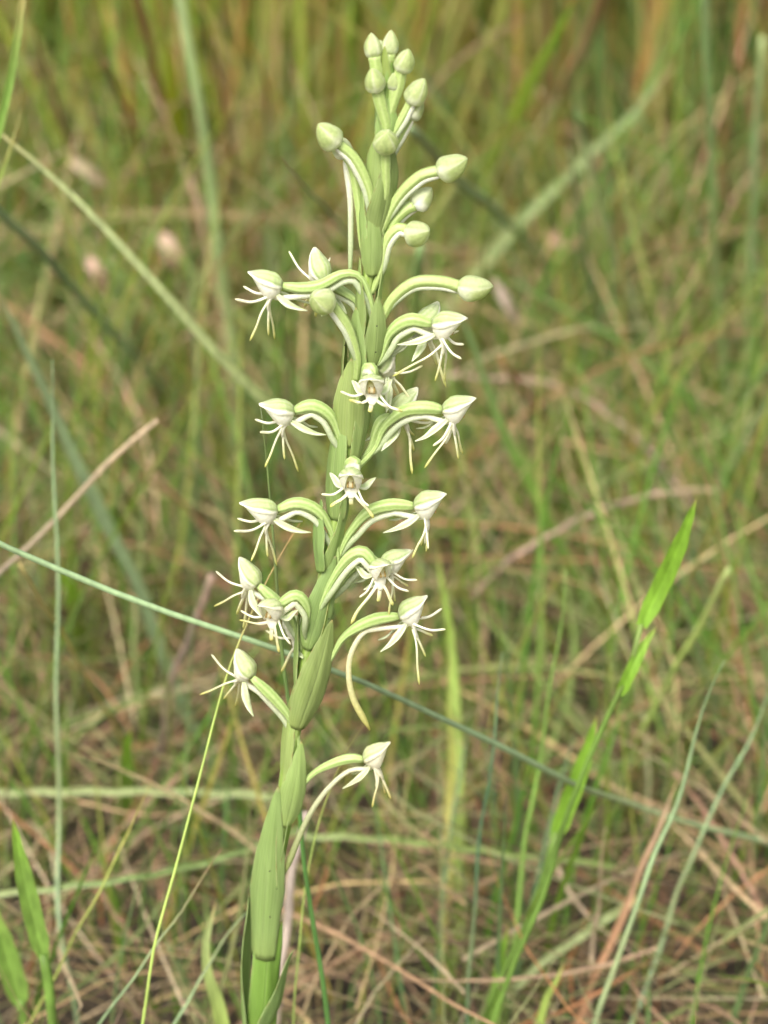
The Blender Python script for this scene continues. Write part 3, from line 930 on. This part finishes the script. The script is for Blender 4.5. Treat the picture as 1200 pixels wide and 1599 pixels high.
HU = [0, .1, .25, .45, .65, .85, 1]
HW = [6.5, 13.5, 18.5, 19.5, 16, 9.5, 1]
HT = [5, 12.5, 17.5, 19, 17.5, 15, 13]
HR = [-3, -2, 0, 2, 5, 9.5, 12.5]
HB = [-8, -17, -23, -20, -8, 5, 12]


def stalk_path(pts, dyJ, n=22, d0=None):
    a = pts[0]
    pts = [(0.35 * a[0] + 0.65 * stem_at(a[1] + 34), a[1] + 34)] + list(pts)
    k = len(pts)
    out = []
    for i, p in enumerate(pts):
        s = i / (k - 1)
        if len(p) > 2:
            y = p[2]
        else:
            a = d0 if d0 is not None else 0.25 * dyJ
            y = a + (dyJ - a) * (s ** 0.8)
        out.append(P(p[0], p[1], y * S))
    return spline(out, n)


def spur_path(path, X, off):
    """runs under the ovary, on the hollow side of its arch"""
    res = []
    n = len(path)
    o = Vector((X.x, X.y, 0)) * 0.8 + Vector((0, 0, -1))
    for i in range(n - 1, int(n * .14), -1):
        t = (path[min(i + 1, n - 1)] - path[max(i - 1, 0)]).normalized()
        d = o - t * o.dot(t)
        d = d.normalized() if d.length > 1e-4 else Vector((0, 0, -1))
        s = i / (n - 1)
        res.append(path[i] + d * off * (interp(s, [.15, .42, .7, 1], [0, .95, 1.25, 1])))
    return res


def flower(pts, dy, az, el=0, roll=0, size=1.0, lobes=None, spur=None, d0=None, ovr=9.5, tone=0.0, label=None, seed=0):
    rd = random.Random(seed * 13 + 5)
    path = stalk_path(pts, dy, d0=d0)
    J = path[-1]
    F = empty("flower", J - BASE, ORCHID)
    if label:
        F["label"] = label
    R = frame(az, el, roll)
    X = R.col[0]
    k = S * size
    tone = tone + rd.uniform(0, .12)
    wht = lerp3(WHITE, CREAM, tone)
    topc = lerp3(TOPG, (0.62, 0.66, 0.34), tone)
    ytip = lerp3(YTIP, (0.62, 0.48, 0.12), tone * .7)

    def L(x, y, z):
        return J + R @ Vector((x * k, y * k, z * k))
    jit = lambda a: rd.uniform(-a, a)
    hy, hz, hx, skew, e1 = 1 + jit(.1), 1 + jit(.14), 1 + jit(.07), jit(3.5), jit(3)
    # ovary
    m = MB()
    m.tube(path, lambda s: S * ovr * .82 * size * (1 + .05 * math.sin(s * 7 + seed)) * interp(s, [0, .3, .5, .66, .82, .93, 1], [.45, .5, .68, 1.05, 1.2, 1.0, .62]), ns=24, ribs=6, ribamp=.075, twist=rd.uniform(.5, 1.3),
           color=rib_color((0.36, 0.46, 0.175), (0.255, 0.365, 0.10)))
    add(m, "ovary", M_STALK, F, J)
    # hood: green-topped dorsal sepal
    m = MB()
    rows, cols = [], []
    for i in range(17):
        u = i / 16
        w, zt, zr = interp(u, HU, HW), interp(u, HU, HT), interp(u, HU, HR)
        row, cr = [], []
        for j in range(15):
            t = -1 + 2 * j / 14
            a = t * math.pi / 2
            keel = 1.2 * math.exp(-(t / .12) ** 2)
            flare = 1.5 * max(0, abs(t) - .8) / .2
            row.append(L(u * 56 * hx, (w + flare) * hy * math.sin(a) + skew * u * u, (zr + .5 * math.sin(u * 13 + e1 + 3 * t)) + (zt - zr) * hz * max(0, math.cos(a)) ** .8 + keel * min(1, 4 * (1 - u)) + .5 * math.sin(t * 6 + u * 5 + e1)))
            g = max(0, min(1, (0.84 - abs(t)) / .12)) * interp(u, [0, .08, .8, 1], [.6, 1, .8, .15])
            g *= 0.84 + 0.16 * math.cos(t * 19 + e1 * .2)
            cc = lerp3(wht, topc, g)
            cr.append(lerp3(cc, RIBD, .45 * max(0, 1 - abs(abs(t) - .72) / .09) * interp(u, [0, .1, .9, 1], [0, 1, 1, 0])))
        rows.append(row)
        cols.append(cr)
    m.grid(rows, cols)
    add(m, "hood", M_PETAL, F, J, solid=0.00028)
    # petals: white hood sides, each with a narrow front lobe
    lob = dict(pl=(66, 36, -16), pr=(54, -44, -34), sl=(44, 26, -74), sr=(-10, -30, -104), mid=(10, 0, -84), al=(-46, 20, -30), ar=(-46, -22, -32))
    if lobes:
        lob.update(lobes)
    for sg, key in ((1, 'pl'), (-1, 'pr')):
        m = MB()
        rows, cols = [], []
        for i in range(15):
            u = .02 + .97 * i / 14
            w, zr, zb = interp(u, HU, HW), interp(u, HU, HR), interp(u, HU, HB)
            row, cr = [], []
            for j in range(7):
                q = j / 6
                row.append(L(u * 55 * hx, skew * u * u + hy * sg * w * (.96 + .06 * math.sin(q * 3) - .42 * q * q), zr + .8 + (zb - zr) * q))
                cr.append(lerp3(wht, CREAM, .12 * q))
            rows.append(row)
            cols.append(cr)
        m.grid(rows, cols)
        tx, ty, tz = lob[key]
        tx, ty, tz = tx + jit(12), ty + jit(10), tz + jit(13)
        strap(m, [L(14, sg * 10, -15), L(14 + (tx - 14) * .5, sg * 10 + (ty - sg * 10) * .5, -15 + (tz + 15) * .5 - 7), L(tx, ty, tz)],
              5.0 * k, 3.4 * k, R.col[2], wht, wht, lerp3(wht, ytip, .35), tip=.6)
        add(m, "petal", M_PETAL, F, J, solid=0.0)
        # swept-back lateral sepal
        m = MB()
        key2 = 'al' if sg > 0 else 'ar'
        tx, ty, tz = lob[key2]
        tx, ty, tz = tx + jit(6), ty + jit(6), tz + jit(7)
        c = spline([L(6, sg * 7, -13), L(tx * .25, sg * 9 + ty * .3, -17 + tz * .15), L(tx * .65, ty * .85, tz * .8 - 4), L(tx, ty, tz)], 13)
        rows, cols = [], []
        for i, p in enumerate(c):
            s = i / 12
            tg = (c[min(12, i + 1)] - c[max(0, i - 1)]).normalized()
            sd = R @ Vector((0.25, sg * (.55 + .35 * s), -.75 + .8 * s))
            sd = (sd - tg * sd.dot(tg)).normalized()
            nm = tg.cross(sd)
            hw = k * 6.8 * interp(s, [0, .15, .45, .8, 1], [.35, .7, 1, .6, .05])
            row, cr = [], []
            for q in (-1, -.6, -.2, .2, .6, 1):
                row.append(p + sd * hw * q + nm * hw * .35 * (q * q - .4))
                cr.append(lerp3(wht, (0.50, 0.62, 0.27), .8 if abs(q) < .3 else .38))
            rows.append(row)
            cols.append(cr)
        m.grid(rows, cols)
        add(m, "lateral_sepal", M_PETAL, F, J, solid=0.00026)
    # three-lobed lip
    m = MB()
    mx, my, mz = lob['mid']
    mx, my, mz = mx + jit(6), my + jit(5), mz + jit(6)
    bx, bz = 15 + jit(3), -34 + jit(4)
    m.tube(spline([L(8, 0, -10), L(14, 0, -20), L(bx, 0, bz), L(bx + (mx - bx) * .2, 0, bz + (mz - bz) * .2)], 10), lambda s: k * interp(s, [0, .3, .6, .85, 1], [10, 12.5, 10.5, 7, 4]),
           lambda s: k * interp(s, [0, .4, 1], [3, 3.4, 2.2]), side=R.col[1], ns=16,
           color=lambda s, th: lerp3(wht, CREAM, .35 * max(0, .5 - s)))
    strap(m, [L(bx - 1, 0, bz + 6), L(bx + (mx - bx) * .5, my * .5, bz + (mz - bz) * .5 - 2), L(mx, my, mz)], 9.8 * k, 4.6 * k, R.col[1],
          wht, lerp3(wht, ytip, .15), ytip, prof=([0, .15, .4, .8, .95, 1], [1.1, .95, .8, .8, .72, .3]), tip=.35, n=16, ns=10)
    for key, sg in (('sl', 1), ('sr', -1)):
        tx, ty, tz = lob[key]
        tx, ty, tz = tx + jit(14), ty + jit(12), tz + jit(13)
        strap(m, [L(bx - 1, sg * 3, bz + 8), L(bx + (tx - bx) * .3 + 2, sg * 4 + ty * .32, bz + (tz - bz) * .22), L(bx + (tx - bx) * .66, ty * .76, bz + (tz - bz) * .62), L(tx, ty, tz)],
              6.8 * k, 4.0 * k, R.col[1], wht, lerp3(wht, ytip, .25), ytip, prof=([0, .15, .55, .92, 1], [1.3, .85, .8, .95, .35]), tip=.4)
    add(m, "lip", M_PETAL, F, J)
    # column with two brown pollen cases
    m = MB()
    m.tube(spline([L(10, 0, 0), L(20, 0, -6), L(24, 0, -15)], 6), lambda s: k * 9.5 * interp(s, [0, .5, 1], [.9, 1, .7]), ns=10, color=lambda s, th: lerp3(CREAM, (0.74, 0.66, 0.36), s * .5))
    for sg in (-1, 1):
        m.tube(spline([L(27, sg * 4, -4), L(30.5, sg * 4.2, -9), L(31, sg * 4, -14)], 5), lambda s: k * 1.5, ns=6, color=lambda s, th: (0.50, 0.36, 0.13))
    add(m, "column", M_PETAL, F, J)
    # spur
    m = MB()
    head = [L(12, 0, -16), L(2, 0, -20)]
    if spur:
        sp_ = spline(head + [P(a, b_, c_ * S) for a, b_, c_ in spur], 26)
        prof = ([0, .3, .7, .9, 1], [.75, .8, 1, 1.15, .3])
        cend = lerp3((0.58, 0.55, 0.16), (0.30, 0.36, 0.10), min(1, tone * 1.8))
    else:
        sp_ = spline(head + spur_path(path, X, S * (ovr * size + 2.0))[3:], 26)
        prof = ([0, .3, .8, 1], [.9, .9, 1, .5])
        cend = (0.44, 0.54, 0.26)
    m.tube(sp_, lambda s: S * 4.9 * interp(s, *prof), ns=10, color=lambda s, th: lerp3(wht, cend, s ** .9))
    add(m, "spur", M_PETAL, F, J)
    return F


def bud(pts, dy, az, el, r=20, length=2.3, white=0.42, spur=True, spur_px=None, d0=None, pr=6.5, seed=0):
    rd = random.Random(seed * 7 + 3)
    path = stalk_path(pts, dy, d0=d0)
    J = path[-1]
    B_ = empty("bud", J - BASE, ORCHID)
    R = frame(az, el, rd.uniform(-20, 20))
    X = R.col[0]
    m = MB()
    m.tube(path, lambda s: S * pr * interp(s, [0, .3, .7, .95, 1], [.6, .85, 1.05, 1.05, 1.1]), ns=18, ribs=6, ribamp=.07,
           color=rib_color((0.38, 0.47, 0.175), (0.26, 0.37, 0.09)))
    add(m, "ovary", M_STALK, B_, J)
    m = MB()
    us = [0, .06, .18, .35, .52, .7, .84, .94, 1]
    rs = [.44, .66, .92, 1, .97, .80, .54, .27, .03]
    n, nsd = 16, 24
    rows, cols = [], []
    ph = rd.uniform(0, 6.28)
    for i in range(n):
        u = i / (n - 1)
        rr = interp(u, us, rs) * r * .97 * S
        c = J + X * (u * r * length * 1.04 * S - r * .2 * S) + Vector((0, 0, 1)) * (r * S * (.28 * u * u - .12 * math.sin(u * 3)))
        row, cr = [], []
        for j in range(nsd):
            th = 2 * math.pi * j / nsd
            q = abs(((th + ph) * 3 / (2 * math.pi)) % 1 - .5) * 2       # 1 at the sepal edges
            g = 1 + .06 * max(0, q - .75) / .25 - .03 * math.sin(u * 9 + th * 2)
            row.append(c + (R.col[1] * math.cos(th) + R.col[2] * math.sin(th)) * rr * g)
            cc = lerp3((0.33, 0.43, 0.13), (0.50, 0.57, 0.24), .5 + .3 * math.cos(5 * th + 2 * u + ph) + .2 * math.sin(13 * th + 5 * u))
            cc = lerp3(cc, (0.66, 0.69, 0.46), (.8 if q > .86 else 0.35 * white))
            cc = lerp3(cc, WHITE, white * interp(u, [0, .3, .5], [1.6, .9, 0]) if math.sin(th) < .3 else white * .3)
            cr.append(tuple(min(.9, x) for x in cc))
        rows.append(row)
        cols.append(cr)
    m.grid(rows, cols, True)
    m.f.append(tuple(reversed(range(nsd))))
    m.f.append(tuple((n - 1) * nsd + j for j in range(nsd)))
    add(m, "bud_head", M_PETAL, B_, J)
    if spur or spur_px:
        m = MB()
        if spur_px:
            sp_ = spline([J + X * (2 * S)] + [P(a, b2, c2 * S) for a, b2, c2 in spur_px], 22)
        else:
            sp_ = spur_path(path, X, S * (pr - .5))
        m.tube(sp_, lambda s: S * 4.6 * interp(s, [0, .1, .8, 1], [.7, 1, .9, .6]), ns=10, color=lambda s, th: lerp3(WHITE, (0.46, 0.56, 0.27), s))
        add(m, "spur", M_PETAL, B_, J)
    return B_


# buds, from the tip of the spike down
bud([(598, 150), (589, 112), (585, 88)], -2, 120, 72, r=13.5, length=2.4, spur=False, pr=9, seed=1)
bud([(603, 140), (606, 105), (608, 84)], 4, 60, 78, r=13, length=2.5, spur=False, pr=9, seed=2)
bud([(604, 150), (600, 112), (598, 92)], 8, 150, 80, r=11, length=2.4, spur=False, pr=8, seed=21)
bud([(610, 175), (622, 135), (627, 108)], -6, -40, 62, r=15.5, length=2.1, spur=False, pr=9, seed=3)
bud([(603, 195), (594, 160), (589, 138)], -12, -120, 62, r=16, length=2.1, spur=False, pr=9, seed=4)
bud([(608, 200), (612, 160), (614, 138)], -4, -60, 75, r=11, length=2.2, spur=False, pr=8, seed=22)
bud([(612, 215), (628, 185), (642, 158)], -6, -20, 55, r=17, length=2.3, pr=6, seed=5)
bud([(600, 262), (622, 215), (640, 182)], 4, 20, 45, r=14, length=2.2, white=.4, pr=6, seed=6)
bud([(580, 350), (578, 300), (556, 250), (526, 222)], -14, -160, 40, r=20, length=2.0, pr=7.5, seed=7)
bud([(566, 380), (562, 330), (553, 270), (541, 242)], 16, 150, 50, r=16, length=2.0, white=.8, pr=7, seed=8,
    spur_px=[(541, 262, 14), (547, 310, 12), (548, 370, 10), (547, 425, 8)])
bud([(603, 300), (603, 262), (602, 226)], -24, -85, 35, r=19, length=1.9, pr=7, seed=9, spur=False)
bud([(600, 350), (622, 308), (655, 276), (688, 266)], -8, -15, 20, r=21, length=2.2, pr=8, seed=10)
bud([(596, 395), (612, 350), (632, 328), (648, 320)], 6, 20, 35, r=17, length=2.1, white=.9, pr=8.5, seed=11)
bud([(594, 425), (603, 378), (622, 356), (641, 363)], -8, -40, 5, r=20.5, length=1.9, pr=7.5, seed=12)
bud([(558, 560), (545, 515), (527, 487), (512, 470)], -40, -125, 15, r=21, length=1.9, white=.5, pr=8, seed=13, d0=-12)
bud([(597, 496), (615, 465), (648, 441), (690, 440), (720, 448)], -8, -8, -3, r=20.5, length=2.5, white=.45, pr=8.5, seed=14)

# open flowers
flower([(582, 512), (580, 470), (562, 432), (535, 428), (500, 446), (470, 450), (441, 446)], -14, 176, 8, size=1.0, seed=1, ovr=9)
flower([(566, 500), (556, 470), (530, 452), (508, 440)], 22, 125, 42, size=.95, seed=2, ovr=8)
flower([(594, 560), (610, 520), (640, 500), (676, 506)], -12, -12, 0, seed=3, ovr=10.5,
       lobes=dict(pl=(58, 20, -34), sr=(-52, -30, -88), sl=(10, 20, -92)))
flower([(592, 580), (604, 550), (625, 526), (652, 512)], 12, 40, 22, seed=4, size=.95, ovr=10)
flower([(572, 600), (576, 585), (586, 580), (592, 583)], 6, 50, 38, seed=5, size=.92, ovr=8)
flower([(566, 600), (574, 575), (581, 577), (582, 598)], -38, -92, 12, seed=6, size=.88, d0=-14, ovr=11,
       lobes=dict(pr=(30, -56, -22), sr=(20, -50, -30), sl=(14, 42, -44), pl=(30, 40, -32), mid=(10, 0, -52), al=(-20, 36, 0), ar=(-20, -36, 6)))
flower([(540, 712), (530, 680), (515, 648), (488, 634), (459, 642)], -14, -172, 2, seed=7, ovr=10.5)
flower([(586, 700), (600, 668), (630, 642), (665, 636), (692, 640)], -10, -6, 8, seed=8, ovr=11,
       lobes=dict(pl=(-8, 28, -66), pr=(-30, -25, -52), sl=(4, 18, -88), sr=(-36, -22, -74)))
flower([(578, 700), (586, 680), (596, 658), (612, 648)], 16, 32, 24, seed=9, size=.98, ovr=9)
flower([(540, 740), (548, 722), (555, 724), (550, 745)], -38, -95, 12, seed=10, size=.88, d0=-14, ovr=11,
       lobes=dict(pl=(30, 40, -48), pr=(30, -58, -20), sl=(16, 44, -62), sr=(16, -46, -42), mid=(10, 0, -54), al=(-20, 36, 0), ar=(-20, -36, 6)))
flower([(530, 868), (545, 835), (575, 800), (612, 788), (648, 790)], -8, -8, 10, seed=11, ovr=11,
       lobes=dict(pl=(8, 30, -66), pr=(10, -28, -60), sl=(-8, 20, -92), sr=(-12, -22, -88)))
flower([(528, 872), (518, 830), (497, 798), (465, 786), (433, 796)], -12, -172, 2, seed=12, ovr=10.5)
flower([(500, 950), (520, 905), (545, 870), (568, 862), (588, 884)], -30, -68, 10, seed=13, size=.88, d0=-12, ovr=11,
       lobes=dict(pr=(26, -50, -48), sr=(14, -52, -84), sl=(14, 30, -74), pl=(34, 44, -44), mid=(8, 0, -62), al=(-20, 36, 0), ar=(-20, -36, 6)))
flower([(520, 930), (545, 895), (570, 872), (596, 880)], 8, 15, 8, seed=14, size=.88, ovr=9)
flower([(516, 1030), (535, 998), (562, 978), (592, 966), (624, 962)], -8, 4, 22, seed=15, ovr=10,
       spur=[(592, 982, -6), (566, 990, -6), (546, 1030, -6), (550, 1085, -8), (578, 1140, -8)])
flower([(468, 1000), (455, 965), (432, 940), (404, 914)], 4, 142, 32, seed=16, size=.95, ovr=10, tone=.18)
flower([(478, 985), (480, 950), (462, 930), (432, 948)], -30, -115, 10, seed=17, size=.88, ovr=11, tone=.28,
       lobes=dict(pr=(30, -58, -14), sr=(20, -66, -32), sl=(14, 14, -84), pl=(20, 32, -66), mid=(10, 0, -56), al=(-20, 36, 0), ar=(-20, -36, 6)))
flower([(466, 1165), (455, 1125), (430, 1092), (394, 1058)], -6, 142, 36, seed=18, size=.95, ovr=10.5, tone=.3)
flower([(470, 1232), (490, 1208), (520, 1192), (548, 1184), (569, 1186)], -8, -6, 24, seed=19, size=.92, ovr=9.5, tone=.55,
       spur=[(545, 1204, -6), (512, 1232, -6), (485, 1270, -6), (464, 1315, -5), (445, 1365, -4)],
       label="ageing cream flower standing alone, lowest on the spike",
       lobes=dict(pl=(8, 18, -58), pr=(-6, -14, -60), sl=(14, 14, -76), sr=(-14, -8, -76)))
flower([(486, 1000), (484, 985), (476, 978), (470, 985)], 34, 120, -5, seed=20, size=.9, d0=12, ovr=9, tone=.1)
